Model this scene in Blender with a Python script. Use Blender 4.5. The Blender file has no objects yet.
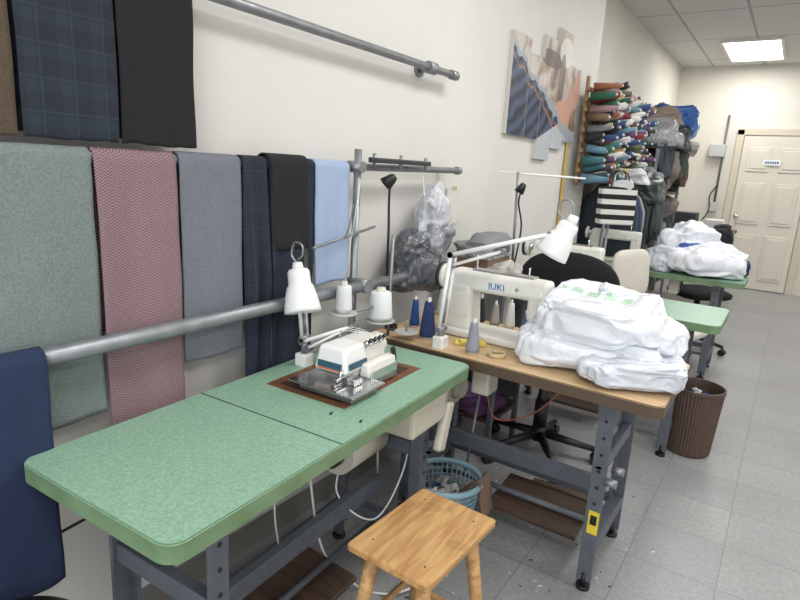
import bpy, bmesh, math, random
from mathutils import Vector, Matrix, noise
random.seed(7)
S=bpy.context.scene
COL=S.collection
# ---------------------------------------------------------------- materials
def srgb(c):
    return tuple(((x/255)/12.92 if x/255<=0.04045 else ((x/255+0.055)/1.055)**2.4) for x in c)+(1,)
_m={}
def mat(name,c,rough=.6,metal=0,var=.0,scale=20,bump=0,bscale=60,trans=0,sheen=0,c2=None,detail=4,alpha=1):
    if name in _m: return _m[name]
    m=bpy.data.materials.new(name); m.use_nodes=True
    nt=m.node_tree; b=nt.nodes['Principled BSDF']
    col=srgb(c)
    b.inputs['Base Color'].default_value=col
    b.inputs['Roughness'].default_value=rough
    b.inputs['Metallic'].default_value=metal
    b.inputs['Alpha'].default_value=alpha
    if trans: b.inputs['Transmission Weight'].default_value=trans
    if sheen: b.inputs['Sheen Weight'].default_value=sheen
    tc=nt.nodes.new('ShaderNodeTexCoord')
    if var or c2:
        n=nt.nodes.new('ShaderNodeTexNoise'); n.inputs['Scale'].default_value=scale; n.inputs['Detail'].default_value=detail
        nt.links.new(tc.outputs['Object'],n.inputs['Vector'])
        r=nt.nodes.new('ShaderNodeValToRGB')
        r.color_ramp.elements[0].position=.35; r.color_ramp.elements[1].position=.65
        d=srgb(c2) if c2 else tuple(x*(1-var) for x in col[:3])+(1,)
        r.color_ramp.elements[0].color=d; r.color_ramp.elements[1].color=col
        nt.links.new(n.outputs['Fac'],r.inputs['Fac']); nt.links.new(r.outputs['Color'],b.inputs['Base Color'])
    if bump:
        n2=nt.nodes.new('ShaderNodeTexNoise'); n2.inputs['Scale'].default_value=bscale; n2.inputs['Detail'].default_value=5
        nt.links.new(tc.outputs['Object'],n2.inputs['Vector'])
        bp=nt.nodes.new('ShaderNodeBump'); bp.inputs['Strength'].default_value=bump; bp.inputs['Distance'].default_value=.01
        nt.links.new(n2.outputs['Fac'],bp.inputs['Height']); nt.links.new(bp.outputs['Normal'],b.inputs['Normal'])
    _m[name]=m; return m
def N(nt,t,**k):
    n=nt.nodes.new(t)
    for a,v in k.items(): setattr(n,a,v)
    return n
def mth(nt,op,a,b=None,c=None):
    n=N(nt,'ShaderNodeMath',operation=op)
    for i,v in enumerate((a,b,c)):
        if v is None: continue
        if isinstance(v,(int,float)): n.inputs[i].default_value=v
        else: nt.links.new(v,n.inputs[i])
    return n.outputs[0]
def mix(nt,f,a,b):
    n=N(nt,'ShaderNodeMix',data_type='RGBA')
    if isinstance(f,(int,float)): n.inputs[0].default_value=f
    else: nt.links.new(f,n.inputs[0])
    for i,v in ((6,a),(7,b)):
        if isinstance(v,tuple): n.inputs[i].default_value=v
        else: nt.links.new(v,n.inputs[i])
    return n.outputs[2]
def coords(nt):
    tc=N(nt,'ShaderNodeTexCoord'); sp=N(nt,'ShaderNodeSeparateXYZ'); nt.links.new(tc.outputs['Object'],sp.inputs[0])
    return tc.outputs['Object'],sp.outputs[0],sp.outputs[1],sp.outputs[2]
def newmat(name,rough=.6):
    m=bpy.data.materials.new(name); m.use_nodes=True; nt=m.node_tree; b=nt.nodes['Principled BSDF']; b.inputs['Roughness'].default_value=rough
    return m,nt,b
def plaid(name,base,l1,l2,p=.07):
    m,nt,b=newmat(name,.9); v,x,y,z=coords(nt)
    def lines(s,per,w,off=0):
        f=mth(nt,'FRACT',mth(nt,'ADD',mth(nt,'DIVIDE',s,per),off)); return mth(nt,'LESS_THAN',f,w)
    a=mth(nt,'MAXIMUM',lines(y,p,.07),lines(z,p,.07))
    c=mth(nt,'MULTIPLY',mth(nt,'ADD',lines(y,p,.34,.4),lines(z,p,.34,.4)),.5)
    n=N(nt,'ShaderNodeTexNoise'); n.inputs['Scale'].default_value=180; nt.links.new(v,n.inputs['Vector'])
    k=mix(nt,mth(nt,'MULTIPLY',c,.8),srgb(base),srgb(l2)); k=mix(nt,mth(nt,'MULTIPLY',a,.40),k,srgb(l1))
    k=mix(nt,mth(nt,'MULTIPLY',n.outputs['Fac'],.22),k,srgb(l1))
    nt.links.new(k,b.inputs['Base Color']); return m
def herring(name,c1,c2,sc=.012,k_=.85):
    m,nt,b=newmat(name,.95); v,x,y,z=coords(nt)
    zig=mth(nt,'PINGPONG',y,sc)
    f=mth(nt,'FRACT',mth(nt,'DIVIDE',mth(nt,'ADD',z,zig),sc*.9))
    n=N(nt,'ShaderNodeTexNoise'); n.inputs['Scale'].default_value=260; nt.links.new(v,n.inputs['Vector'])
    g=mth(nt,'GREATER_THAN',mth(nt,'ADD',f,mth(nt,'MULTIPLY',n.outputs['Fac'],.5)),.75)
    k=mix(nt,mth(nt,'MULTIPLY',g,k_),srgb(c1),srgb(c2))
    nt.links.new(k,b.inputs['Base Color']); return m
def weave(name,c1,c2,sc=500):
    return mat(name,c1,.95,c2=c2,scale=sc*.4,bump=.25,bscale=sc,detail=2)

# ---------------------------------------------------------------- geometry core
CUR=None; M=Matrix.Identity(4)
def root(name,loc=(0,0,0),rz=0,sc=1):
    global CUR,M
    e=bpy.data.objects.new(name,None); e.empty_display_size=.05; COL.objects.link(e)
    e.location=loc; CUR=e
    M=Matrix.Translation(loc)@Matrix.Rotation(rz,4,'Z')@Matrix.Scale(sc,4)
    return e
def endroot():
    global CUR,M
    CUR=None; M=Matrix.Identity(4)
def fin(bm,name,mt,smooth=False,mods=(),local=None):
    L=M@local if local is not None else M
    bm.transform(L)
    me=bpy.data.meshes.new(name); bm.to_mesh(me); bm.free()
    if isinstance(mt,(list,tuple)):
        for q in mt: me.materials.append(q)
    else: me.materials.append(mt)
    if smooth:
        for p in me.polygons: p.use_smooth=True
    o=bpy.data.objects.new(name,me); COL.objects.link(o)
    if CUR:
        o.parent=CUR; o.matrix_parent_inverse=Matrix.Translation(-CUR.location)
    for t,kw in mods:
        md=o.modifiers.new(t,t)
        for a,v in kw.items(): setattr(md,a,v)
    return o
def rot(rx=0,ry=0,rz=0): return Matrix.Rotation(rz,4,'Z')@Matrix.Rotation(ry,4,'Y')@Matrix.Rotation(rx,4,'X')
def box(name,c,s,mt,bev=.004,r=(0,0,0),seg=2,smooth=False):
    bm=bmesh.new(); bmesh.ops.create_cube(bm,size=1)
    bmesh.ops.scale(bm,vec=s,verts=bm.verts)
    if bev>0:
        bmesh.ops.bevel(bm,geom=bm.edges[:],offset=min(bev,min(s)*.45),segments=seg,affect='EDGES',profile=.5)
    return fin(bm,name,mt,smooth,local=Matrix.Translation(c)@rot(*r))
def taper(name,c,s,mt,top=(1,1),shift=(0,0),bev=.01,r=(0,0,0),seg=4):
    bm=bmesh.new(); bmesh.ops.create_cube(bm,size=1); bmesh.ops.scale(bm,vec=s,verts=bm.verts)
    for v in bm.verts:
        if v.co.z>0: v.co.x=v.co.x*top[0]+shift[0]; v.co.y=v.co.y*top[1]+shift[1]
    if bev>0: bmesh.ops.bevel(bm,geom=bm.edges[:],offset=bev,segments=seg,affect='EDGES',profile=.5)
    for f in bm.faces: f.smooth=f.calc_area()<.0008
    return fin(bm,name,mt,False,local=Matrix.Translation(c)@rot(*r))
def cyl(name,p1,p2,r,mt,r2=None,seg=20):
    p1=Vector(p1);p2=Vector(p2); d=p2-p1
    bm=bmesh.new(); bmesh.ops.create_cone(bm,cap_ends=True,segments=seg,radius1=r,radius2=r if r2 is None else r2,depth=d.length)
    for f in bm.faces: f.smooth=len(f.verts)==4
    q=d.to_track_quat('Z','Y').to_matrix().to_4x4()
    return fin(bm,name,mt,False,local=Matrix.Translation((p1+p2)/2)@q)
def addcone(bm,p1,p2,r,r2,seg=10,mi=0):
    p1=Vector(p1);p2=Vector(p2); d=p2-p1
    g=bmesh.ops.create_cone(bm,cap_ends=True,segments=seg,radius1=r,radius2=r2,depth=d.length)
    L=Matrix.Translation((p1+p2)/2)@d.to_track_quat('Z','Y').to_matrix().to_4x4()
    bmesh.ops.transform(bm,matrix=L,verts=g['verts'])
    for v in g['verts']:
        for f in v.link_faces: f.material_index=mi; f.smooth=len(f.verts)==4
def tube(name,pts,r,mt,smooth=True,seg=10):
    P=[Vector(p) for p in pts]
    if smooth and len(P)>2:
        Q=[]
        for i in range(len(P)-1):
            a=P[max(i-1,0)];b=P[i];c=P[i+1];d=P[min(i+2,len(P)-1)]
            for k in range(8):
                t=k/8; Q.append(.5*((2*b)+(c-a)*t+(2*a-5*b+4*c-d)*t*t+(3*b-a-3*c+d)*t**3))
        Q.append(P[-1]); P=Q
    bm=bmesh.new(); rings=[]
    n=None
    for i,p in enumerate(P):
        t=(P[min(i+1,len(P)-1)]-P[max(i-1,0)]).normalized()
        if n is None: n=t.orthogonal().normalized()
        n=(n-t*n.dot(t)).normalized(); bb=t.cross(n)
        rings.append([bm.verts.new(p+r*(math.cos(2*math.pi*k/seg)*n+math.sin(2*math.pi*k/seg)*bb)) for k in range(seg)])
    for a,b in zip(rings,rings[1:]):
        for k in range(seg): bm.faces.new((a[k],a[(k+1)%seg],b[(k+1)%seg],b[k]))
    bm.faces.new(rings[0][::-1]); bm.faces.new(rings[-1])
    return fin(bm,name,mt,True)
def lathe(name,prof,c,mt,seg=32,r=(0,0,0),smooth=True,mods=(),local=None):
    bm=bmesh.new(); rings=[]
    for (rad,z) in prof:
        rings.append([bm.verts.new((rad*math.cos(2*math.pi*k/seg),rad*math.sin(2*math.pi*k/seg),z)) for k in range(seg)])
    for a,b in zip(rings,rings[1:]):
        for k in range(seg): bm.faces.new((a[k],a[(k+1)%seg],b[(k+1)%seg],b[k]))
    bmesh.ops.remove_doubles(bm,verts=bm.verts,dist=1e-5)
    bmesh.ops.recalc_face_normals(bm,faces=bm.faces)
    L=local if local is not None else Matrix.Translation(c)@rot(*r)
    return fin(bm,name,mt,smooth,mods,local=L)
def aim(p1,p2):
    p1=Vector(p1);d=Vector(p2)-p1
    return Matrix.Translation(p1)@d.to_track_quat('Z','Y').to_matrix().to_4x4()

# ---------------------------------------------------------------- common materials
def wallmat(name,c,rough=.7):
    return mat(name,c,rough,var=.05,scale=1.5,bump=.08,bscale=120)
wallM=wallmat('painted_plaster',(211,208,203))
wall2M=wallmat('painted_plaster_back',(215,211,200))
trimM=mat('trim_paint',(222,218,208),.45)
steel=mat('galvanised_steel',(146,149,152),.42,.6,var=.2,scale=25)
frameM=mat('grey_frame_enamel',(92,97,105),.5,.1,var=.15,scale=30)
dark=mat('black_plastic',(22,22,24),.45)
blackcloth=mat('black_fabric',(18,18,20),.95,bump=.2,bscale=400)
whiteP=mat('white_enamel',(226,226,224),.32)
cream=mat('machine_cream_enamel',(218,216,208),.35,var=.04,scale=12)
chrome=mat('polished_steel',(200,200,200),.22,1)
brassy=mat('worn_plate_steel',(150,150,150),.35,.8,var=.2,scale=40)
def floor_mat():
    m,nt,b=newmat('vinyl_tile_floor',.36); v,x,y,z=coords(nt)
    T=.305
    fx=mth(nt,'FRACT',mth(nt,'DIVIDE',x,T)); fy=mth(nt,'FRACT',mth(nt,'DIVIDE',y,T))
    gap=mth(nt,'MAXIMUM',mth(nt,'LESS_THAN',fx,.014),mth(nt,'LESS_THAN',fy,.014))
    wn=N(nt,'ShaderNodeTexWhiteNoise',noise_dimensions='2D')
    cb=N(nt,'ShaderNodeCombineXYZ'); nt.links.new(mth(nt,'FLOOR',mth(nt,'DIVIDE',x,T)),cb.inputs[0]); nt.links.new(mth(nt,'FLOOR',mth(nt,'DIVIDE',y,T)),cb.inputs[1])
    nt.links.new(cb.outputs[0],wn.inputs['Vector'])
    n=N(nt,'ShaderNodeTexNoise'); n.inputs['Scale'].default_value=60; n.inputs['Detail'].default_value=6; nt.links.new(v,n.inputs['Vector'])
    n2=N(nt,'ShaderNodeTexNoise'); n2.inputs['Scale'].default_value=1.6; n2.inputs['Detail'].default_value=5; nt.links.new(v,n2.inputs['Vector'])
    k=mix(nt,wn.outputs[0],srgb((147,147,148)),srgb((154,154,154)))
    r=N(nt,'ShaderNodeValToRGB'); r.color_ramp.elements[0].position=.38; r.color_ramp.elements[1].position=.6; nt.links.new(n.outputs['Fac'],r.inputs[0])
    k=mix(nt,mth(nt,'MULTIPLY',mth(nt,'SUBTRACT',1.0,r.outputs[0]),.28),k,srgb((96,96,98)))
    r2=N(nt,'ShaderNodeValToRGB'); r2.color_ramp.elements[0].position=.4; r2.color_ramp.elements[1].position=.7; nt.links.new(n2.outputs['Fac'],r2.inputs[0])
    k=mix(nt,mth(nt,'MULTIPLY',r2.outputs[0],.4),k,srgb((116,115,114)))
    vo=N(nt,'ShaderNodeTexVoronoi'); vo.inputs['Scale'].default_value=9; nt.links.new(v,vo.inputs['Vector'])
    k=mix(nt,mth(nt,'MULTIPLY',mth(nt,'LESS_THAN',vo.outputs['Distance'],.03),.5),k,srgb((200,200,198)))
    k=mix(nt,mth(nt,'MULTIPLY',gap,.5),k,srgb((84,84,84)))
    nt.links.new(k,b.inputs['Base Color']); return m
def ceil_mat():
    m,nt,b=newmat('ceiling_tiles',.9); v,x,y,z=coords(nt)
    fx=mth(nt,'FRACT',mth(nt,'DIVIDE',mth(nt,'ADD',x,10.42),.61)); fy=mth(nt,'FRACT',mth(nt,'DIVIDE',mth(nt,'ADD',y,10.6),1.22))
    g=mth(nt,'MAXIMUM',mth(nt,'LESS_THAN',fx,.04),mth(nt,'LESS_THAN',fy,.02))
    n=N(nt,'ShaderNodeTexNoise'); n.inputs['Scale'].default_value=90; nt.links.new(v,n.inputs['Vector'])
    k=mix(nt,n.outputs['Fac'],srgb((202,201,197)),srgb((222,221,217)))
    k=mix(nt,g,k,srgb((168,168,166))); nt.links.new(k,b.inputs['Base Color']); return m
# ---------------------------------------------------------------- room
CZ=3.0; YB=9.4; XR=2.9; YF=-2.6
box('floor',(.6,(YB+YF)/2,-.05),(5.2,YB-YF+.4,.1),floor_mat(),0)
box('ceiling',(.6,(YB+YF)/2,CZ+.05),(5.2,YB-YF+.4,.1),ceil_mat(),0)
box('wall_left',(-1.6,(4.8+YF)/2,CZ/2),(.3,4.8-YF,CZ),wallM,0)
box('wall_left_rear',(-1.75,(4.8+YB)/2,CZ/2),(.2,YB-4.8,CZ),wall2M,0)
box('wall_back',(.6,YB+.05,CZ/2),(5.2,.1,CZ),wall2M,0)
box('wall_right',(XR+.05,(YB+YF)/2,CZ/2),(.1,YB-YF,CZ),wallM,0)
box('wall_front',(.6,YF-.05,.35),(5.2,.1,.7),wallM,0)
root('window_1',(0,YF,1.6))
for i,xx in enumerate((-1.4,0,1.4,2.85)): box('mullion_%d'%i,(xx,0,0),(.06,.08,1.8),trimM,.004)
box('rail_bottom',(.7,0,-.87),(4.3,.08,.06),trimM); box('rail_top',(.7,0,.9),(4.3,.08,.06),trimM)
endroot()
box('wall_front_header',(.6,YF-.05,2.76),(5.2,.1,.48),wallM,0)
bb=mat('baseboard_vinyl',(120,116,110),.5)
box('baseboard_left',(-1.446,(4.8+YF)/2,.05),(.008,4.8-YF,.1),bb,.002)
box('baseboard_left_rear',(-1.646,(4.8+YB)/2,.05),(.008,YB-4.8,.1),bb,.002)
box('baseboard_back',(2.05,YB-.004,.05),(1.6,.008,.1),bb,.002)
doorM=mat('door_paint',(212,206,193),.45)
root('door_1',(-.32,YB,0))
box('leaf',(0,-.02,1.045),(.80,.04,2.07),doorM,.003)
for sx in (-1,1):
    for zc,h in ((.45,.62),(1.18,.56),(1.77,.32)):
        box('panel_%d_%d'%(sx,zc*100),(sx*.19,-.045,zc),(.27,.014,h),doorM,.006)
        box('panel_field_%d_%d'%(sx,zc*100),(sx*.19,-.054,zc),(.20,.012,h-.08),doorM,.005)
casM=mat('door_casing',(200,191,172),.5)
box('casing_left',(-.45,-.02,1.08),(.09,.06,2.17),casM,.008); box('casing_right',(.45,-.02,1.08),(.09,.06,2.17),casM,.008)
box('casing_top',(0,-.02,2.13),(.99,.06,.09),casM,.008)
lathe('knob',[(0,0),(.03,0),(.03,.008),(.012,.012),(.012,.04),(.028,.05),(.032,.065),(.02,.08),(0,.083)],(-.33,-.04,1.0),chrome,24,(math.pi/2,0,0))
sgn=mat('sign_paper',(238,240,240),.5)
box('sign',(-.03,-.066,1.735),(.2,.004,.07),sgn,0)
blueink=mat('blue_ink',(40,60,130),.5)
for i in range(6): box('sign_letter_%d'%i,(-.1+i*.028,-.0695,1.735),(.018,.002,.03),blueink,0)
endroot()
root('door_2',(.72,YB,0))
box('leaf',(.03,-.02,1.045),(.82,.04,2.07),doorM,.003); box('casing_top',(.03,-.02,2.13),(1.0,.06,.09),casM,.008); box('casing_right',(.49,-.02,1.08),(.09,.06,2.17),casM,.008)
for zc,h in ((.45,.62),(1.18,.56),(1.77,.32)):
    for sx in (-1,1): box('panel_%d_%d'%(sx,zc*100),(.03+sx*.19,-.045,zc),(.27,.014,h),doorM,.006)
endroot()
em=bpy.data.materials.new('light_diffuser'); em.use_nodes=True
b=em.node_tree.nodes['Principled BSDF']; b.inputs['Emission Color'].default_value=(1,.99,.97,1); b.inputs['Emission Strength'].default_value=4; b.inputs['Base Color'].default_value=(.9,.9,.9,1)
for i,(lx,ly) in enumerate([(-.71,8.4),(-.1,5.1),(-.1,2.3),(-.1,-.6),(1.8,8.4),(1.8,5.1),(1.8,2.3),(1.8,-.6)]):
    root('ceiling_light_panel',(lx,ly,CZ))
    box('diffuser',(0,0,-.012),(.57,1.17,.02),em,.002)
    for sx in (-1,1): box('frame_side_%d'%sx,(sx*.295,0,-.015),(.03,1.22,.03),trimM,.003)
    for sy in (-1,1): box('frame_end_%d'%sy,(0,sy*.6,-.015),(.57,.03,.03),trimM,.003)
    endroot()
    ld=bpy.data.lights.new('ceiling_panel_lamp','AREA'); ld.shape='RECTANGLE'; ld.size=.55; ld.size_y=1.15; ld.energy=25.5; ld.color=(1,.99,.975)
    lo=bpy.data.objects.new('ceiling_panel_lamp',ld); lo.location=(lx,ly,CZ-.04); COL.objects.link(lo)
w=bpy.data.worlds.new('World'); S.world=w; w.use_nodes=True
w.node_tree.nodes['Background'].inputs[0].default_value=(.85,.92,1,1); w.node_tree.nodes['Background'].inputs[1].default_value=1.2
ld=bpy.data.lights.new('shopfront_daylight','AREA'); ld.shape='RECTANGLE'; ld.size=4; ld.size_y=1.8; ld.energy=80; ld.color=(.9,.95,1)
lo=bpy.data.objects.new('shopfront_daylight',ld); lo.location=(.7,YF-.2,1.6); lo.rotation_euler=(math.radians(90),0,0); COL.objects.link(lo)

# ---------------------------------------------------------------- pipes
ZU=1.392
root('pipe_rail_frame',(-1.345,1.7,0))
P=lambda x,y,z:(x+1.345,y-1.7,z)
cyl('post',P(-1.345,1.70,0),P(-1.345,1.70,1.455),.014,steel)
cyl('upper_pipe',P(-1.375,.2,ZU-.012),P(-1.375,2.52,ZU+.006),.014,steel)
cyl('lower_pipe',P(-1.295,.20,.95),P(-1.295,2.27,.955),.021,steel)
cyl('clamp_upper',P(-1.39,1.70,ZU),P(-1.32,1.70,ZU),.021,steel)
cyl('clamp_lower',P(-1.36,1.70,.955),P(-1.27,1.70,.955),.027,steel)
cyl('foot_flange',P(-1.345,1.7,0),P(-1.345,1.7,.012),.05,steel)
box('bracket_bar',P(-1.34,1.98,1.42),(.025,.42,.020),mat('dark_steel',(70,72,74),.4,.7),.004)
for yy in (1.80,1.98,2.17): cyl('bracket_bolt_%d'%(yy*100),P(-1.345,yy,1.385),P(-1.345,yy,1.445),.007,steel)
cyl('upper_pipe_cap',P(-1.375,2.5,ZU+.006),P(-1.375,2.53,ZU+.006),.019,steel)
cyl('wall_stub_upper',P(-1.45,2.45,ZU+.005),P(-1.375,2.45,ZU+.005),.013,steel)
cyl('wall_stub_lower',P(-1.45,2.2,.955),P(-1.295,2.2,.955),.015,steel)
cyl('guide_rod',P(-1.30,1.42,1.12),P(-1.33,1.80,1.17),.005,steel)
tube('guide_hook',[P(-1.31,1.60,1.145),P(-1.29,1.6,1.20),P(-1.28,1.6,1.26)],.003,steel)
endroot()
root('wall_pipe_rail',(-1.385,1.4,1.82))
cyl('pipe',(0,-1.4,0),(0,1.04,0),.016,steel)
cyl('collar',(0,.80,0),(0,.86,0),.025,steel); cyl('stub',(-.065,.83,0),(0,.83,0),.018,steel)
cyl('flange',(-.065,.83,0),(-.055,.83,0),.035,steel); cyl('end_cap',(0,1.0,0),(0,1.05,0),.021,steel)
cyl('stub_near',(-.065,-1.3,0),(0,-1.3,0),.02,steel)
endroot()
# ---------------------------------------------------------------- hanging fabrics
def drape(name,y0,y1,xp,zp,zf,zb,mt,amp=.012,k=2.5,seed=0,rp=.024,th=.004,edge=.003,fray=0):
    path=[]
    nb=14
    for i in range(nb): 
        t=i/nb; path.append((-rp,zb+(zp-zb)*t,0))
    for i in range(9):
        a=math.pi-math.pi*i/8; path.append((rp*math.cos(a),zp+rp*math.sin(a),0))
    nf=40
    for i in range(1,nf+1):
        t=i/nf; path.append((rp,zp+(zf-zp)*t,t*(zp-zf)))
    W=y1-y0; nu=max(10,int(W/.010)); bm=bmesh.new(); g=[]
    for i,(dx,z,dn) in enumerate(path):
        row=[]
        for j in range(nu+1):
            u=j/nu; y=y0+W*u
            f=min(1,dn/.35)
            wv=amp*f*(math.sin(u*math.pi*2*k+seed+dn*1.5)*.6+.7*noise.noise(Vector((u*3+seed,dn*2,seed*3.1))))
            wv+=.0025*noise.noise(Vector((u*6+seed,z*9,seed)))*(1 if dn>0 else 0)
            e=edge*noise.noise(Vector((z*6,seed,u*2)))
            zz=z+(.006*noise.noise(Vector((u*4,seed,0)))*f if dn>0 else 0)
            row.append(bm.verts.new((xp+dx+max(wv,-.02)+(amp*.8*f), y+e, zz)))
        g.append(row)
    for a,b in zip(g,g[1:]):
        for j in range(nu): bm.faces.new((a[j],a[j+1],b[j+1],b[j]))
    return fin(bm,name,mt,True,[('SOLIDIFY',dict(thickness=th,offset=0))])
sage=weave('sage_wool',(122,132,130),(106,116,115)); greyc=weave('grey_wool',(116,118,127),(102,105,115))
pinkH=herring('muted_pink_herringbone',(150,126,131),(92,62,68),.008); navyH=herring('navy_basketweave',(36,50,82),(20,30,54),.008,.7)
plN=plaid('navy_green_plaid',(24,29,40),(50,62,70),(36,46,58)); plB=plaid('navy_plaid',(20,25,38),(46,54,72),(30,38,54),.085)
lb=weave('light_blue_cotton',(158,174,200),(148,165,193)); brn=weave('brown_wool',(88,74,60),(74,62,50))
blk=weave('charcoal_wool',(27,27,30),(21,21,24))
Z1=ZU-.012
drape('sage_hanging_fabric',.30,.722,-1.375,Z1,.755,.95,sage,.010,1.5,1.0)
drape('herringbone_hanging_fabric',.730,.945,-1.375,Z1,.70,.95,pinkH,.010,1.0,2.2)
drape('grey_hanging_fabric',.955,1.160,-1.375,Z1+.002,.825,1.0,greyc,.009,1.2,3.0)
drape('navy_plaid_hanging_fabric',1.168,1.262,-1.375,Z1+.003,.66,.9,plB,.018,1.6,4.1)
drape('plaid_hanging_fabric',1.44,1.47,-1.375,Z1+.004,.72,.9,plB,.01,.6,7.1)
root('charcoal_folded_fabric',(-1.375,1.35,1.40))
M=Matrix.Identity(4)
drape('under_layer',1.27,1.43,-1.375,Z1+.004,.70,.9,plB,.014,1.7,6.6)
drape('folded_layer',1.268,1.436,-1.375,Z1+.004,1.12,1.2,blk,.006,1.0,5.3,rp=.034)
endroot()
drape('light_blue_hanging_fabric',1.48,1.66,-1.375,Z1+.005,.98,1.1,lb,.008,1.5,6.2)
drape('brown_wool_hanging_fabric',.30,.578,-1.385,1.82,1.418,1.43,brn,.004,1.2,1.7)
drape('green_plaid_hanging_fabric',.59,.800,-1.385,1.82,1.418,1.43,plN,.004,1.4,2.9)
drape('charcoal_hanging_fabric',.808,1.012,-1.385,1.82,1.418,1.43,blk,.004,1.3,4.9)
drape('navy_basketweave_hanging_fabric',.26,.555,-1.295,.95,.42,.6,navyH,.008,1.2,8.0,rp=.027)

# ---------------------------------------------------------------- tables
def top_rounded(name,sx,sy,z0,z1,rad,mt,edge):
    bm=bmesh.new(); vs=[]
    for cx,cy,a0 in ((sx/2-rad,sy/2-rad,0),(-sx/2+rad,sy/2-rad,90),(-sx/2+rad,-sy/2+rad,180),(sx/2-rad,-sy/2+rad,270)):
        for i in range(7):
            a=math.radians(a0+15*i); vs.append(bm.verts.new((cx+rad*math.cos(a),cy+rad*math.sin(a),z0)))
    f=bm.faces.new(vs); r=bmesh.ops.extrude_face_region(bm,geom=[f])
    for v in r['geom']:
        if isinstance(v,bmesh.types.BMVert): v.co.z=z1
    bmesh.ops.recalc_face_normals(bm,faces=bm.faces)
    te=[e for e in bm.edges if all(abs(v.co.z-z1)<1e-6 for v in e.verts)]
    bmesh.ops.bevel(bm,geom=te,offset=.003,segments=2,affect='EDGES')
    for f in bm.faces: f.material_index=0 if f.normal.z>.7 else 1
    return fin(bm,name,[mt,edge])
def green_mat():
    m,nt,b=newmat('green_laminate',.38); v,x,y,z=coords(nt)
    n=N(nt,'ShaderNodeTexNoise'); n.inputs['Scale'].default_value=150; n.inputs['Detail'].default_value=4; n.inputs['Roughness'].default_value=.7; nt.links.new(v,n.inputs['Vector'])
    r=N(nt,'ShaderNodeValToRGB'); r.color_ramp.elements[0].position=.38; r.color_ramp.elements[1].position=.64
    r.color_ramp.elements[0].color=srgb((116,152,130)); r.color_ramp.elements[1].color=srgb((148,180,156)); nt.links.new(n.outputs['Fac'],r.inputs[0])
    n2=N(nt,'ShaderNodeTexNoise'); n2.inputs['Scale'].default_value=6; n2.inputs['Detail'].default_value=6; nt.links.new(v,n2.inputs['Vector'])
    k=mix(nt,mth(nt,'MULTIPLY',n2.outputs['Fac'],.25),r.outputs[0],srgb((128,162,140)))
    nt.links.new(k,b.inputs['Base Color']); return m
greenM=green_mat(); greenE=mat('green_table_edge',(110,136,104),.5,c2=(96,122,86),scale=14)
def wood_mat(name,c1,c2,ax='x',sc=5,rough=.45):
    m,nt,b=newmat(name,rough); v,x,y,z=coords(nt)
    mp=N(nt,'ShaderNodeMapping'); mp.inputs['Scale'].default_value=(1,9,9) if ax=='x' else (9,1,9); nt.links.new(v,mp.inputs[0])
    n=N(nt,'ShaderNodeTexNoise'); n.inputs['Scale'].default_value=sc; n.inputs['Detail'].default_value=8; n.inputs['Distortion'].default_value=.6; nt.links.new(mp.outputs[0],n.inputs['Vector'])
    r=N(nt,'ShaderNodeValToRGB'); r.color_ramp.elements[0].position=.35; r.color_ramp.elements[1].position=.65
    r.color_ramp.elements[0].color=srgb(c2); r.color_ramp.elements[1].color=srgb(c1); nt.links.new(n.outputs['Fac'],r.inputs[0])
    n2=N(nt,'ShaderNodeTexNoise'); n2.inputs['Scale'].default_value=9; n2.inputs['Detail'].default_value=5; nt.links.new(v,n2.inputs['Vector'])
    k=mix(nt,mth(nt,'MULTIPLY',mth(nt,'GREATER_THAN',n2.outputs['Fac'],.62),.25),r.outputs[0],srgb(tuple(int(q*.72) for q in c2)))
    nt.links.new(k,b.inputs['Base Color']); return m
tanM=wood_mat('tan_laminate',(200,172,134),(188,158,118)); tanE=mat('dark_table_edge',(84,68,54),.5)
stoolM=wood_mat('stool_wood',(198,158,106),(164,120,72),'y',6,.5)
brownW=wood_mat('worn_brown_wood',(80,60,48),(56,42,34)); rawW=wood_mat('raw_wood_cutout',(120,80,48),(86,54,34))
motorM=mat('motor_beige',(186,181,166),.5,var=.08,scale=10)
whitecord=mat('white_cord',(215,215,212),.5)
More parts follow.
